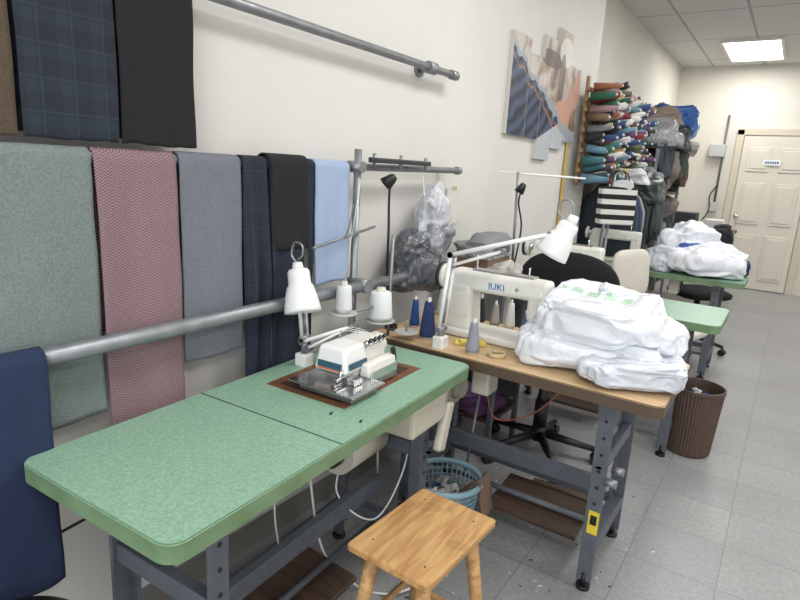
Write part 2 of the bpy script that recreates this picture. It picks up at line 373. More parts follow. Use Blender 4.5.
def stand(L,W,zt,treadle=True,motor=1,mx=.0,tx=None):
    if tx is None: tx=mx
    for sx in (-1,1):
        X=sx*(L/2-.17)
        for sy in (-1,1):
            Y=sy*(W/2-.08)
            box('post_%d_%d'%(sx,sy),(X,Y,zt/2+.015),(.05,.012,zt-.03),frameM,.002)
            box('post_flange_%d_%d'%(sx,sy),(X-sx*.022,Y-sy*.018,zt/2+.015),(.008,.036,zt-.03),frameM,.001)
            for q in range(6): cyl('slot_%d_%d_%d'%(sx,sy,q),(X,Y+sy*.005,.33+q*.06),(X,Y+sy*.0075,.33+q*.06),.006,dark,seg=10)
            cyl('level_bolt_%d_%d'%(sx,sy),(X,Y,0.002),(X,Y,.06),.010,dark); cyl('level_foot_%d_%d'%(sx,sy),(X,Y,0.001),(X,Y,.014),.024,dark)
            cyl('bolt_%d_%d'%(sx,sy),(X,Y-.02,.47),(X,Y+sy*.02,.47),.010,steel)
        box('side_bottom_%d'%sx,(X,0,.16),(.05,W-.17,.04),frameM,.003)
        box('side_mid_%d'%sx,(X,0,.47),(.03,W-.17,.05),frameM,.003)
        box('side_top_%d'%sx,(X,0,zt-.02),(.05,W-.08,.03),frameM,.003)
    box('long_beam',(0,-.0,.30),(L-.36,.03,.06),frameM,.003)
    box('long_beam_low',(0,W/2-.1,.17),(L-.36,.025,.035),frameM,.003)
    if treadle:
        box('treadle_plate',(tx,.02,.12),(.36,.24,.018),brownW,.004,r=(.12,0,0))
        cyl('treadle_axle',(-L/2+.17,0,.14),(L/2-.17,0,.14),.011,frameM)
        cyl('pitman_rod',(mx+.14,0,.13),(mx+.16,.03,zt-.2),.005,steel)
    if motor:
        cyl('motor_body',(mx-.13,0,zt-.19),(mx+.07,0,zt-.19),.072,motorM,seg=28)
        cyl('motor_cap',(mx+.07,0,zt-.19),(mx+.10,0,zt-.19),.055,motorM,.04,seg=28)
        cyl('motor_pulley',(mx-.16,0,zt-.19),(mx-.13,0,zt-.19),.04,dark)
        box('motor_bracket',(mx,0,zt-.07),(.18,.10,.12),frameM,.01)
        box('switch_box',(mx+.26,-W/2+.12,zt-.06),(.07,.09,.11),motorM,.008)
def greentable(name,loc,rz,L=1.22,W=.51):
    root(name,loc,rz)
    top_rounded('top',L,W,.71,.75,.045,greenM,greenE)
    stand(L,W,.71,mx=-.1)
root('green_sewing_table',(-1.045,1.10,0),math.radians(92.6))
top_rounded('top',1.22,.50,.71,.75,.04,greenM,greenE)
stand(1.22,.50,.71,mx=.30,tx=.0)
box('seam',(-.13,0,.7502),(.003,.495,.001),dark,0)
box('worn_corner',(-.588,-.225,.729),(.03,.02,.032),mat('chipped_wood',(190,160,115),.8),.006,r=(0,0,.7))
for k,(a,bb2) in enumerate(((-.0,-.21),(-.01,-.12))): box('pivot_slot_%d'%k,(a,bb2,.7505),(.016,.007,.001),dark,0,r=(0,0,.4))
box('cutout_tray',(.245,.015,.7506),(.42,.29,.0015),rawW,0)
box('cutout_gap',(.245,.015,.7512),(.37,.23,.0015),mat('oily_dark_well',(52,36,26),.5),0)
box('drawer',(.36,-.16,.645),(.22,.14,.10),motorM,.012)
box('knee_lifter',(.48,-.22,.56),(.05,.03,.17),motorM,.01,r=(0,.3,0))
endroot()
root('wood_sewing_table',(-.765,2.035,0))
top_rounded('top',1.10,.54,.71,.75,.03,tanM,tanE)
stand(1.10,.54,.71,mx=-.34,tx=.13)
box('warning_sticker',(.385,-.197,.26),(.035,.002,.085),mat('yellow_label',(215,192,50),.5),0)
box('sticker_text',(.385,-.1985,.27),(.022,.001,.035),dark,0)
for q in (0,1): cyl('adjust_knob_%d'%q,(.40,-.19+q*.10,.42),(.44,-.19+q*.10,.42),.014,steel)
endroot()
for i,(yy) in enumerate((3.28,4.80)):
    greentable('green_sewing_table',(-.80,yy,0),0); endroot()

# ---------------------------------------------------------------- sewing machines
def textmesh(name,s,size,mt,L,ext=.0008):
    cu=bpy.data.curves.new(name+'_c','FONT'); cu.body=s; cu.size=size; cu.extrude=ext; cu.align_x='CENTER'; cu.align_y='CENTER'
    to=bpy.data.objects.new(name+'_t',cu); COL.objects.link(to)
    dg=bpy.context.evaluated_depsgraph_get(); me=bpy.data.meshes.new_from_object(to.evaluated_get(dg))
    bm=bmesh.new(); bm.from_mesh(me); bpy.data.objects.remove(to)
    return fin(bm,name,mt,local=L)
logoM=mat('logo_blue',(50,110,175),.4)
def flat_machine(loc,rz=0,logo=True,c=None,sc=.93):
    c=c or cream
    root('industrial_sewing_machine',loc,rz,sc)
    box('bed',(.24,0,.018),(.50,.18,.034),c,.01)
    box('needle_plate',(.43,0,.0355),(.07,.09,.003),chrome,.001)
    taper('pillar',(.065,0,.13),(.14,.125,.21),c,top=(.86,.86),bev=.022)
    taper('arm',(.23,0,.245),(.44,.11,.085),c,top=(.97,.75),bev=.022)
    taper('head',(.415,0,.20),(.08,.10,.17),c,top=(1,.9),bev=.018)
    box('arm_lower',(.25,0,.215),(.28,.085,.03),c,.012)
    cyl('needle_bar',(.42,0,.13),(.42,0,.05),.005,chrome); cyl('presser_bar',(.42,.022,.14),(.42,.022,.045),.005,chrome)
    box('presser_foot',(.42,-.005,.042),(.018,.04,.006),chrome,.002)
    cyl('handwheel',(-.04,0,.24),(-.015,0,.24),.055,c,seg=32); cyl('handwheel_rim',(-.05,0,.24),(-.036,0,.24),.060,dark,seg=32); cyl('handwheel_hub',(-.02,0,.24),(.01,0,.24),.028,chrome)
    box('top_cover',(.25,0,.29),(.28,.05,.01),chrome,.003)
    cyl('tension_post',(.36,-.01,.28),(.36,-.01,.33),.004,chrome); cyl('thread_guide_post',(.12,.0,.28),(.12,.0,.35),.004,chrome)
    box('back_cover',(.08,-.062,.14),(.09,.006,.1),c,.003)
    cyl('screw_1',(.33,-.05,.24),(.33,-.056,.24),.007,chrome); cyl('stitch_dial',(.10,.06,.19),(.10,.075,.19),.025,dark)
    if logo: textmesh('maker_plate','JUKI',.040,logoM,Matrix.Translation((.24,-.0535,.237))@Matrix.Rotation(math.radians(90+10),4,'X'))
    endroot()
flat_machine((-1.115,2.06,.7505))
flat_machine((-1.27,3.34,.7505),0,False); flat_machine((-1.36,4.86,.7505),0,False,sc=.88)

root('overlock_sewing_machine',(-1.035,1.335,.752),math.radians(2.6),.80)
box('base',(0,.02,.022),(.22,.23,.04),brassy,.008)
box('cloth_plate',(.02,-.14,.036),(.29,.20,.006),chrome,.002)
box('plate_skirt',(.02,-.13,.017),(.24,.16,.032),brassy,.004)
taper('body',(-.02,.03,.095),(.15,.22,.12),cream,top=(.85,.95),bev=.016)
taper('front_cover',(.080,.04,.065),(.05,.19,.055),cream,top=(.7,1),bev=.01)
box('chrome_front',(.107,.04,.045),(.008,.18,.035),chrome,.003)
taper('head_block',(-.01,-.075,.113),(.15,.15,.095),whiteP,top=(.80,.85),bev=.014)
tealM=mat('dark_teal_label',(44,82,100),.4); orM=mat('orange_stripe',(190,110,50),.4)
box('label_face',(.0655,-.075,.095),(.004,.11,.024),tealM,.001,r=(0,-.14,0))
box('label_end',(-.01,-.1495,.095),(.11,.005,.024),tealM,.002,r=(-.12,0,0)); box('stripe_end',(-.01,-.1508,.078),(.11,.004,.006),orM,.001,r=(-.12,0,0))
cyl('handwheel',(-.02,.145,.10),(-.02,.175,.10),.05,cream,seg=30)
for q in range(4):
    cyl('tension_knob_%d'%q,(.04,-.0+q*.032,.145),(.06,-.0+q*.032,.163),.012,chrome); cyl('tension_cap_%d'%q,(.06,-.0+q*.032,.163),(.068,-.0+q*.032,.171),.008,dark)
cyl('needle_bar',(.05,-.16,.09),(.05,-.16,.045),.006,chrome); box('presser_arm',(.05,-.15,.06),(.02,.08,.014),chrome,.004); box('presser_foot',(.05,-.18,.044),(.022,.05,.008),chrome,.002)
box('needle_guard',(.09,-.13,.052),(.04,.05,.026),chrome,.004)
tube('thread_eyelets',[(-.05,-.04,.15),(-.05,-.04,.19),(-.05,.08,.19),(-.05,.08,.15)],.0025,chrome,False)
for q in range(3): tube('top_thread_%d'%q,[(-.05,-.02+q*.03,.19),(.0,.01+q*.02,.185),(.05,-.0+q*.03,.165)],.0012,whitecord)
box('black_lever',(.09,.13,.09),(.015,.02,.06),dark,.004,r=(.3,0,0))
endroot()

# ---------------------------------------------------------------- articulated lamps
def shade(base,tip,R,L):
    lathe('shade',[(.018,0),(.030,.003),(.035,L*.08),(.036,L*.36),(.042,L*.42),(R*.86,L*.62),(R*.98,L*.9),(R,L),(R*.96,L),(R*.9,L*.88),(R*.7,L*.62),(.02,L*.45)],None,whiteP,36,local=aim(base,tip))
def spring_arm(n,a,b,off=.016,r=.0065):
    a=Vector(a);b=Vector(b); s=Vector((0,off,0)) 
    cyl(n+'_bar_1',a+s,b+s,r,whiteP,seg=10); cyl(n+'_bar_2',a-s,b-s,r,whiteP,seg=10)
    cyl(n+'_spring_1',a+s*.3+(b-a)*.08,a+s*.3+(b-a)*.4,.006,steel,seg=10)
    for t,k in ((a,'a'),(b,'b')): cyl(n+'_joint_'+k,t-s*1.5,t+s*1.5,.011,steel,seg=14)
root('clamp_desk_lamp',(-1.245,1.33,.75))
box('clamp',(0,0,.0),(.045,.045,.08),whiteP,.006); cyl('clamp_screw',(0,0,-.11),(0,0,-.04),.007,steel); cyl('pivot',(0,0,.04),(0,0,.09),.011,steel)
spring_arm('lower_arm',(0,0,.08),(.10,.12,.125),.012); spring_arm('upper_arm',(0,0,.09),(-.01,-.015,.29),.012)
spring_arm('fold_arm',(.10,.12,.125),(.02,.0,.06),.008,.005)
cyl('neck',(-.01,-.015,.285),(-.005,-.03,.32),.008,steel)
shade((-.015,-.02,.320),(.03,-.04,.185),.058,.14)
cyl('socket_cap',(-.015,-.02,.315),(-.020,-.018,.34),.02,whiteP,.014)
tube('carry_ring',[(-.020,-.018,.335),(-.044,-.02,.36),(-.032,-.02,.40),(.0,-.02,.395),(.002,-.02,.365),(-.016,-.02,.35)],.0035,steel)
endroot()
root('articulated_desk_lamp',(-1.01,1.815,.75))
box('clamp',(0,0,.0),(.045,.05,.09),whiteP,.006); cyl('clamp_screw',(0,0,-.12),(0,0,-.04),.007,steel)
cyl('pivot',(0,0,.04),(0,0,.08),.012,steel)
spring_arm('lower_arm',(0,0,.07),(.01,.03,.35),.018,.008); spring_arm('upper_arm',(.01,.03,.35),(.32,.17,.45),.018,.008)
spring_arm('link_arm',(.01,.03,.31),(.17,.10,.375),.01,.006)
cyl('neck',(.32,.17,.45),(.355,.18,.47),.009,steel)
shade((.38,.18,.495),(.325,.165,.375),.060,.13)
cyl('socket_cap',(.378,.18,.49),(.39,.182,.52),.022,whiteP,.016)
tube('carry_ring',[(.37,.18,.49),(.33,.18,.53),(.345,.18,.57),(.38,.18,.56),(.385,.18,.51)],.0035,steel)
endroot()
# ---------------------------------------------------------------- thread cones
def cone_part(k,loc,r,h,c,r2=None):
    mt=mat('thread_%d_%d_%d'%c,c,.85,bump=.3,bscale=300)
    r2=r2 or r*.6
    lathe('thread_%s'%k,[(0,.008),(r,.008),(r,.02),(r2+(r-r2)*.5,h*.55),(r2,h-.01),(r2*.9,h-.004),(0,h-.004)],loc,mt,24)
    lathe('core_%s'%k,[(0,0),(r*.8,0),(r*.8,.008),(r*.4,.01),(r2*.5,h-.01),(r2*.42,h+.012),(0,h+.012)],loc,mat('cone_core',(205,200,190),.6),20)
def cone(name,loc,r,h,c,r2=None):
    root(name,loc); cone_part('a',(0,0,0),r,h,c,r2); endroot()
W_=(222,223,225)
root('thread_stand',(-1.24,1.80,.75))
cyl('base_pole',(0,0,0),(0,0,.40),.006,steel)
for k,(dx,dy,z) in enumerate(((0,-.06,.07),(.085,.0,.03),(-.01,-.27,.135))):
    cyl('tray_%d'%k,(dx,dy,z),(dx,dy,z+.004),(.058,.045,.05)[k],mat('tray_white',(186,186,182),.5),seg=28); cyl('tray_arm_%d'%k,(0,0,z-.004),(dx,dy,z-.003),.005,steel); cyl('peg_%d'%k,(dx,dy,z),(dx,dy,z+.05),.004,steel)
cone_part('large',(0,-.06,.075),.047,.115,W_,.040); cone_part('small',(-.01,-.27,.14),.030,.10,W_,.026)
endroot()
cone('blue_thread_cone',(-1.11,1.885,.7502),.032,.15,(36,54,96),.018); cone('blue_thread_cone',(-1.235,1.985,.7502),.020,.12,(34,70,130)) 
cone('grey_thread_cone',(-.885,1.835,.7502),.026,.12,(140,142,150),.014)
root('small_black_spotlight',(-1.285,1.885,.75))
box('base',(0,0,.01),(.04,.04,.02),dark,.004)
tube('gooseneck',[(0,0,.02),(-.01,-.03,.2),(.005,-.06,.4),(.0,-.06,.56),(.01,-.05,.60)],.005,dark)
lathe('shade',[(.012,0),(.018,.01),(.028,.05),(.025,.05),(.012,.02)],None,dark,24,local=aim((.015,-.05,.615),(-.02,-.09,.57)))
endroot()
tube('upright_thread',[(-1.25,1.60,1.35),(-1.25,1.53,1.0)],.0012,whitecord)
root('masking_tape_roll',(-.80,1.865,.7502))
lathe('roll',[(.024,0),(.034,0),(.034,.016),(.024,.016),(.024,0)],(0,0,0),mat('tape_beige',(186,168,130),.6),28)
endroot()
root('folded_yellow_cloth',(-.94,1.925,.75)); box('cloth_square',(0,0,.006),(.12,.05,.012),mat('yellow_cloth',(206,184,90),.8),.004,r=(0,0,.5)); box('cloth_flap',(.01,.0,.014),(.10,.045,.006),mat('yellow_cloth',(206,180,90),.8),.002,r=(0,.05,.7)); endroot()

# ---------------------------------------------------------------- plastic bags
def film(name,c=(224,227,233),rough=.22,bs=.38,ink=False):
    m,nt,b=newmat(name,rough); v,x,y,z=coords(nt)
    b.inputs['Coat Weight'].default_value=.45; b.inputs['Coat Roughness'].default_value=.1
    n=N(nt,'ShaderNodeTexNoise'); n.inputs['Scale'].default_value=8; n.inputs['Detail'].default_value=3; n.inputs['Distortion'].default_value=2.2; nt.links.new(v,n.inputs['Vector'])
    n3=N(nt,'ShaderNodeTexVoronoi'); n3.inputs['Scale'].default_value=16; n3.feature='DISTANCE_TO_EDGE'; nt.links.new(v,n3.inputs['Vector'])
    hh=mth(nt,'ADD',n.outputs['Fac'],mth(nt,'MULTIPLY',n3.outputs['Distance'],.7))
    bp=N(nt,'ShaderNodeBump'); bp.inputs['Strength'].default_value=bs; bp.inputs['Distance'].default_value=.02; nt.links.new(hh,bp.inputs['Height']); nt.links.new(bp.outputs['Normal'],b.inputs['Normal'])
    # contents showing faintly through the film
    n4=N(nt,'ShaderNodeTexNoise'); n4.inputs['Scale'].default_value=5; n4.inputs['Detail'].default_value=1; nt.links.new(v,n4.inputs['Vector'])
    base=mix(nt,mth(nt,'MULTIPLY',n4.outputs['Fac'],.35),srgb(c),srgb(tuple(int(q*.86) for q in c)))
    if ink:
        fx=mth(nt,'FRACT',mth(nt,'DIVIDE',x,.062)); 
        vo=N(nt,'ShaderNodeTexVoronoi'); vo.distance='MANHATTAN'; vo.inputs['Scale'].default_value=48; nt.links.new(v,vo.inputs['Vector'])
        s=mth(nt,'ADD',y,mth(nt,'MULTIPLY',x,.25))
        row=mth(nt,'MULTIPLY',mth(nt,'LESS_THAN',mth(nt,'ABSOLUTE',mth(nt,'SUBTRACT',s,1.93)),.028),mth(nt,'GREATER_THAN',z,.95))
        row=mth(nt,'MULTIPLY',row,mth(nt,'MULTIPLY',mth(nt,'GREATER_THAN',x,-.67),mth(nt,'LESS_THAN',x,-.40)))
        k=mth(nt,'MULTIPLY',row,mth(nt,'MULTIPLY',mth(nt,'LESS_THAN',fx,.66),mth(nt,'GREATER_THAN',vo.outputs['Distance'],.34)))
        base=mix(nt,mth(nt,'MULTIPLY',k,.6),base,srgb((130,190,130)))
    nt.links.new(base,b.inputs['Base Color'])
    return m
bagW=film('white_plastic_film'); bagP=film('printed_plastic_film',ink=True); bagG=film('clear_grey_film',(204,208,217),.16,.6)
def bagpart(name,c,s,mt,seed=0,pw=.55,rz=0,amp=.02,sub=6,tilt=0,fold=1.0):
    bm=bmesh.new(); bmesh.ops.create_icosphere(bm,subdivisions=sub,radius=1)
    for v in bm.verts:
        p=v.co.copy()
        q=Vector([math.copysign(abs(k)**pw,k) for k in p])
        nn=noise.noise(p*1.3+Vector((seed,0,0)))
        pp=Vector((p.x*1.2+p.y*.8,p.y*3.4-p.x*1.4,p.z*2.2))
        rd=1-abs(noise.noise(pp+Vector((0,seed,nn))))*2
        rd2=1-abs(noise.noise(p*4.5+Vector((seed,seed,nn*2))))*2
        d=amp*(nn*1.8+fold*(rd*.5+rd2*.16))
        pos=Vector((q.x*s[0]/2,q.y*s[1]/2,q.z*s[2]/2))+p*d
        pos.z=max(pos.z,-s[2]/2)
        v.co=pos
    return fin(bm,name,mt,True,local=Matrix.Translation(c)@rot(tilt,0,rz))
root('plastic_bag_pile',(-.50,2.04,.753)) 
bagpart('bag_lower',(-.02,-.035,.070),(.46,.28,.135),bagW,1.3,.5,.12,.024)
bagpart('bag_right',(.13,-.07,.045),(.31,.32,.08),bagG,4.1,.5,.35,.018)
bagpart('bag_printed',(-.01,.0,.185),(.40,.34,.125),bagP,2.4,.5,.02,.024,tilt=.12)
bagpart('bag_back',(.10,.07,.125),(.26,.28,.11),bagW,7.7,.6,.5,.022)
bagpart('bag_corner',(.02,.09,.235),(.14,.09,.05),bagP,8.9,.7,.2,.02,5)
endroot()

# ---------------------------------------------------------------- stool
root('wooden_stool',(-.66,1.18,0),math.radians(-2))
box('seat',(0,0,.455),(.248,.345,.026),stoolM,.008,seg=3)
for i,(sx,sy) in enumerate(((-1,-1),(1,-1),(1,1),(-1,1))):
    cyl('leg_%d'%i,(sx*.125,sy*.165,0),(sx*.075,sy*.115,.442),.015,stoolM,.020)
for sy in (-1,1):
    cyl('rung_x_%d'%sy,(-.11,sy*.15,.14),(.11,sy*.15,.14),.01,stoolM)
for sx in (-1,1):
    cyl('rung_y_%d'%sx,(sx*.105,-.145,.20),(sx*.105,.145,.20),.01,stoolM)
    box('apron_%d'%sx,(sx*.080,0,.42),(.018,.22,.04),stoolM,.003)
for k in range(4): cyl('seat_screw_%d'%k,((-1)**k*.08,(-1 if k<2 else 1)*.12,.4675),((-1)**k*.08,(-1 if k<2 else 1)*.12,.4685),.003,brownW,seg=12)
endroot()
# ---------------------------------------------------------------- basket
blueP=mat('blue_grey_plastic',(134,166,180),.4)
root('plastic_laundry_basket',(-.925,1.79,.0),0,1.12)
prof=[(.085+.035*t,.02+.2*t) for t in [i/9 for i in range(10)]]
lathe('lattice',prof,(0,0,0),blueP,40,mods=[('WIREFRAME',dict(thickness=.007,use_even_offset=False)) ])
lathe('rim',[(.118,.215),(.127,.215),(.129,.225),(.12,.235),(.112,.232),(.114,.215),(.118,.215)],(0,0,0),blueP,44)
lathe('bottom',[(0,.0),(.088,.0),(.09,.03),(.084,.03),(.082,.008),(0,.008)],(0,0,0),blueP,44)
lathe('foot_band',[(.086,.0),(.098,.07),(.096,.07),(.084,.0)],(0,0,0),blueP,44)
sc=[mat('scrap_white',(205,202,200),.9),mat('scrap_red',(140,60,60),.9),mat('scrap_blue',(60,90,150),.9),mat('scrap_black',(30,30,34),.9)]
for k in range(40):
    a=random.random()*6.28; r=random.random()*.08
    bm=bmesh.new(); bmesh.ops.create_grid(bm,x_segments=5,y_segments=5,size=.028)
    for v in bm.verts: v.co.z+=.015*noise.noise(v.co*40+Vector((k,0,0)))
    fin(bm,'scrap_%d'%k,sc[k%4 if k%3==0 else 0],True,local=Matrix.Translation((r*math.cos(a),r*math.sin(a),.12+.05*random.random()))@rot(random.random()*1.4-.7,random.random()*1.4-.7,random.random()*6))
bm=bmesh.new(); rows=[]
for i in range(16):
    t=i/15
    if t<.5: p=Vector((.03+.088*t*2,.045,.15+.098*t*2))
    else: p=Vector((.118+.026*(t-.5)*2,.045,.248-.13*(t-.5)*2))
    rows.append([bm.verts.new(p+Vector((.004*math.sin(k*1.3+i*.3),(k-3)*.014,.004*math.cos(k+i)))) for k in range(7)])
for A,B in zip(rows,rows[1:]):
    for k in range(6): bm.faces.new((A[k],A[k+1],B[k+1],B[k]))
fin(bm,'tan_cloth_strip',mat('tan_cloth',(122,98,84),.95,bump=.2,bscale=300),True,[('SOLIDIFY',dict(thickness=.005))])
endroot()
# ---------------------------------------------------------------- trash bin
binM=mat('bin_brown',(80,64,54),.55)
root('ribbed_waste_bin',(-.255,3.27,0),0,.86)
bm=bmesh.new(); n=96; rings=[]
for (r,z,rb) in ((.0,.002,0),(.115,.002,0),(.123,.01,1),(.148,.405,1),(.156,.41,0),(.156,.43,0),(.146,.43,0),(.143,.40,0),(.112,.02,0),(0,.02,0)):
    rings.append([bm.verts.new(((r+(.004*(k%2) if rb else 0))*math.cos(2*math.pi*k/n),(r+(.004*(k%2) if rb else 0))*math.sin(2*math.pi*k/n),z)) for k in range(n)])
for A,B in zip(rings,rings[1:]):
    for k in range(n): bm.faces.new((A[k],A[(k+1)%n],B[(k+1)%n],B[k]))
bmesh.ops.remove_doubles(bm,verts=bm.verts,dist=1e-5); bmesh.ops.recalc_face_normals(bm,faces=bm.faces)
fin(bm,'body',binM)
for k in range(14):
    a=random.random()*6.28; r=random.random()*.09
    bm=bmesh.new(); bmesh.ops.create_icosphere(bm,subdivisions=3,radius=.04)
    for v in bm.verts: v.co*=1+.5*noise.noise(v.co*50+Vector((k,0,0)))
    fin(bm,'crumpled_paper_%d'%k,sc[(0,3,3,2,3)[k%5]],False,local=Matrix.Translation((r*math.cos(a),r*math.sin(a),.34+.03*random.random())))
endroot()
# ---------------------------------------------------------------- chairs
def office_base(mt,seat_z,R=.29):
    for k in range(5):
        a=k*2*math.pi/5+.35
        c,s=math.cos(a),math.sin(a)
        cyl('star_arm_%d'%k,(c*.03,s*.03,.12),(c*R,s*R,.075),.022,mt,.014)
        cyl('caster_stem_%d'%k,(c*R,s*R,.085),(c*R,s*R,.045),.007,mt)
        for d in (-1,1): cyl('caster_%d_%d'%(k,d),(c*R-s*d*.006,s*R+c*d*.006,.028),(c*R-s*d*.024,s*R+c*d*.024,.028),.027,mt)
    cyl('hub',(0,0,.085),(0,0,.16),.035,mt); cyl('gas_column',(0,0,.15),(0,0,seat_z-.05),.024,mt); cyl('column_shroud',(0,0,.16),(0,0,.30),.034,mt)
def cushion(n,c,s,mt,pw=.4,r=(0,0,0)):
    bm=bmesh.new(); bmesh.ops.create_icosphere(bm,subdivisions=5,radius=1)
    mi=min(range(3),key=lambda q:s[q])
    for v in bm.verts:
        p=v.co; v.co=Vector([math.copysign(abs(p[i])**(pw if i!=mi else .8),p[i])*s[i]/2 for i in range(3)])
    return fin(bm,n,mt,True,local=Matrix.Translation(c)@rot(*r))
root('black_office_chair',(-.88,2.68,0),0)
office_base(dark,.50)
box('mechanism',(0,0,.46),(.2,.2,.04),dark,.01)
cushion('seat',(0,-.02,.51),(.48,.42,.09),blackcloth,.6)
cushion('backrest',(-.01,.20,.86),(.52,.09,.34),blackcloth,.85,r=(-.12,0,0))
tube('back_support',[(0,.1,.46),(0,.22,.47),(0,.25,.6),(0,.235,.8)],.02,dark)
endroot()
beige=mat('beige_vinyl',(200,195,184),.5,var=.06,scale=8)
root('beige_task_chair',(-.58,3.90,0),math.radians(72))
office_base(dark,.48,.26)
cushion('seat',(0,-.04,.50),(.44,.42,.09),beige,.5)
cushion('backrest',(0,.25,.80),(.42,.07,.32),beige,.45,r=(-.1,0,0))
tube('back_support',[(0,.1,.46),(0,.26,.48),(0,.27,.6),(0,.26,.8)],.018,dark)
endroot()
root('padded_grey_chair',(-.55,5.45,0),math.radians(40))
office_base(dark,.48,.26); cushion('seat',(0,0,.50),(.44,.42,.09),blackcloth,.5); cushion('backrest',(0,.24,.82),(.42,.07,.34),mat('grey_cushion',(96,92,92),.9),.45,r=(-.1,0,0)); tube('back_support',[(0,.1,.46),(0,.26,.48),(0,.27,.6),(0,.26,.8)],.018,dark)
endroot()
root('black_round_stool',(-1.09,.36,0)) 
for k in range(4):
    a=k*math.pi/2+.7; cyl('leg_%d'%k,(.15*math.cos(a),.15*math.sin(a),0),(.09*math.cos(a),.09*math.sin(a),.44),.011,chrome)
lathe('seat',[(0,.43),(.125,.43),(.14,.445),(.14,.47),(.12,.485),(0,.49)],(0,0,0),dark,40)
endroot()

# ---------------------------------------------------------------- wall art: print of jeans being sewn
m,nt,b=newmat('sewing_photo_print',.45); v,x,y,z=coords(nt)
n=N(nt,'ShaderNodeTexNoise'); n.inputs['Scale'].default_value=5; n.inputs['Detail'].default_value=4; n.inputs['Distortion'].default_value=.6; nt.links.new(v,n.inputs['Vector'])
r=N(nt,'ShaderNodeValToRGB'); e=r.color_ramp.elements; e[0].position=.34; e[0].color=srgb((110,92,80)); e[1].position=.7; e[1].color=srgb((196,190,182))
q=e.new(.46); q.color=srgb((160,142,126)); q=e.new(.54); q.color=srgb((184,176,166)); nt.links.new(n.outputs['Fac'],r.inputs[0])
wv=N(nt,'ShaderNodeTexWave'); wv.inputs['Scale'].default_value=3.5; wv.inputs['Distortion'].default_value=6; wv.inputs['Detail'].default_value=3
mp=N(nt,'ShaderNodeMapping'); mp.inputs['Rotation'].default_value=(math.radians(-35),0,0); nt.links.new(v,mp.inputs[0]); nt.links.new(mp.outputs[0],wv.inputs['Vector'])
wv.bands_direction='Z'
den=mix(nt,wv.outputs['Fac'],srgb((14,22,40)),srgb((62,78,108)))
def disc(cy,cz,ry,rz_):
    a=mth(nt,'DIVIDE',mth(nt,'SUBTRACT',y,cy),ry); c=mth(nt,'DIVIDE',mth(nt,'SUBTRACT',z,cz),rz_)
    return mth(nt,'LESS_THAN',mth(nt,'ADD',mth(nt,'ADD',mth(nt,'MULTIPLY',a,a),mth(nt,'MULTIPLY',c,c)),mth(nt,'MULTIPLY',n.outputs['Fac'],.8)),1.4)
def band(s,c,w): return mth(nt,'LESS_THAN',mth(nt,'ABSOLUTE',mth(nt,'SUBTRACT',s,c)),w)
wob=mth(nt,'MULTIPLY',n.outputs['Fac'],.22)
k=r.outputs[0]
# machine arm & dark details at the top
k=mix(nt,mth(nt,'MULTIPLY',disc(3.74,2.12,.20,.05),.8),k,srgb((74,62,58)))
k=mix(nt,mth(nt,'MULTIPLY',disc(4.00,2.20,.13,.09),.7),k,srgb((222,218,212)))
k=mix(nt,mth(nt,'MULTIPLY',disc(3.95,2.02,.06,.16),.75),k,srgb((96,84,78)))
# forearm and hand
arm=band(mth(nt,'ADD',z,mth(nt,'MULTIPLY',mth(nt,'SUBTRACT',y,4.2),-.9)),1.93,.10)
k=mix(nt,mth(nt,'MULTIPLY',mth(nt,'MULTIPLY',arm,mth(nt,'GREATER_THAN',y,3.88)),.85),k,srgb((190,146,128)))
k=mix(nt,mth(nt,'MULTIPLY',disc(4.02,1.80,.16,.10),.9),k,srgb((196,152,132)))
# white cloth, then denim
edge=mth(nt,'ADD',mth(nt,'ADD',z,mth(nt,'MULTIPLY',y,.42)),wob)
k=mix(nt,mth(nt,'MULTIPLY',mth(nt,'LESS_THAN',z,1.72),.85),k,srgb((176,184,192)))
k=mix(nt,mth(nt,'MULTIPLY',mth(nt,'LESS_THAN',edge,3.57),mth(nt,'GREATER_THAN',edge,3.50)),k,srgb((150,154,162)))
dm=mth(nt,'MULTIPLY',mth(nt,'LESS_THAN',edge,3.53),mth(nt,'GREATER_THAN',mth(nt,'ADD',z,mth(nt,'MULTIPLY',mth(nt,'SUBTRACT',4.0,y),.35)),1.76))
k=mix(nt,dm,k,den)
k=mix(nt,mth(nt,'MULTIPLY',dm,mth(nt,'MULTIPLY',band(edge,3.48,.006),.7)),k,srgb((170,120,70)))
nt.links.new(k,b.inputs['Base Color'])
art=m; canvasE=mat('canvas_side',(190,186,178),.8)
root('five_panel_wall_art',(-1.45,3.75,1.9))
for i,(ya,yb,za,zb) in enumerate(((3.14,3.39,1.62,2.17),(3.395,3.61,1.62,2.10),(3.615,3.85,1.50,2.24),(3.855,4.09,1.58,2.33),(4.095,4.33,1.64,2.14))):
    bm=bmesh.new(); bmesh.ops.create_cube(bm,size=1); bmesh.ops.scale(bm,vec=(.025,yb-ya,zb-za),verts=bm.verts)
    for f in bm.faces: f.material_index=0 if f.normal.x>.5 else 1
    o=fin(bm,'panel_%d'%(i+1),[art,canvasE],local=Matrix.Translation((.0135,(ya+yb)/2-3.75,(za+zb)/2-1.9)))
endroot()

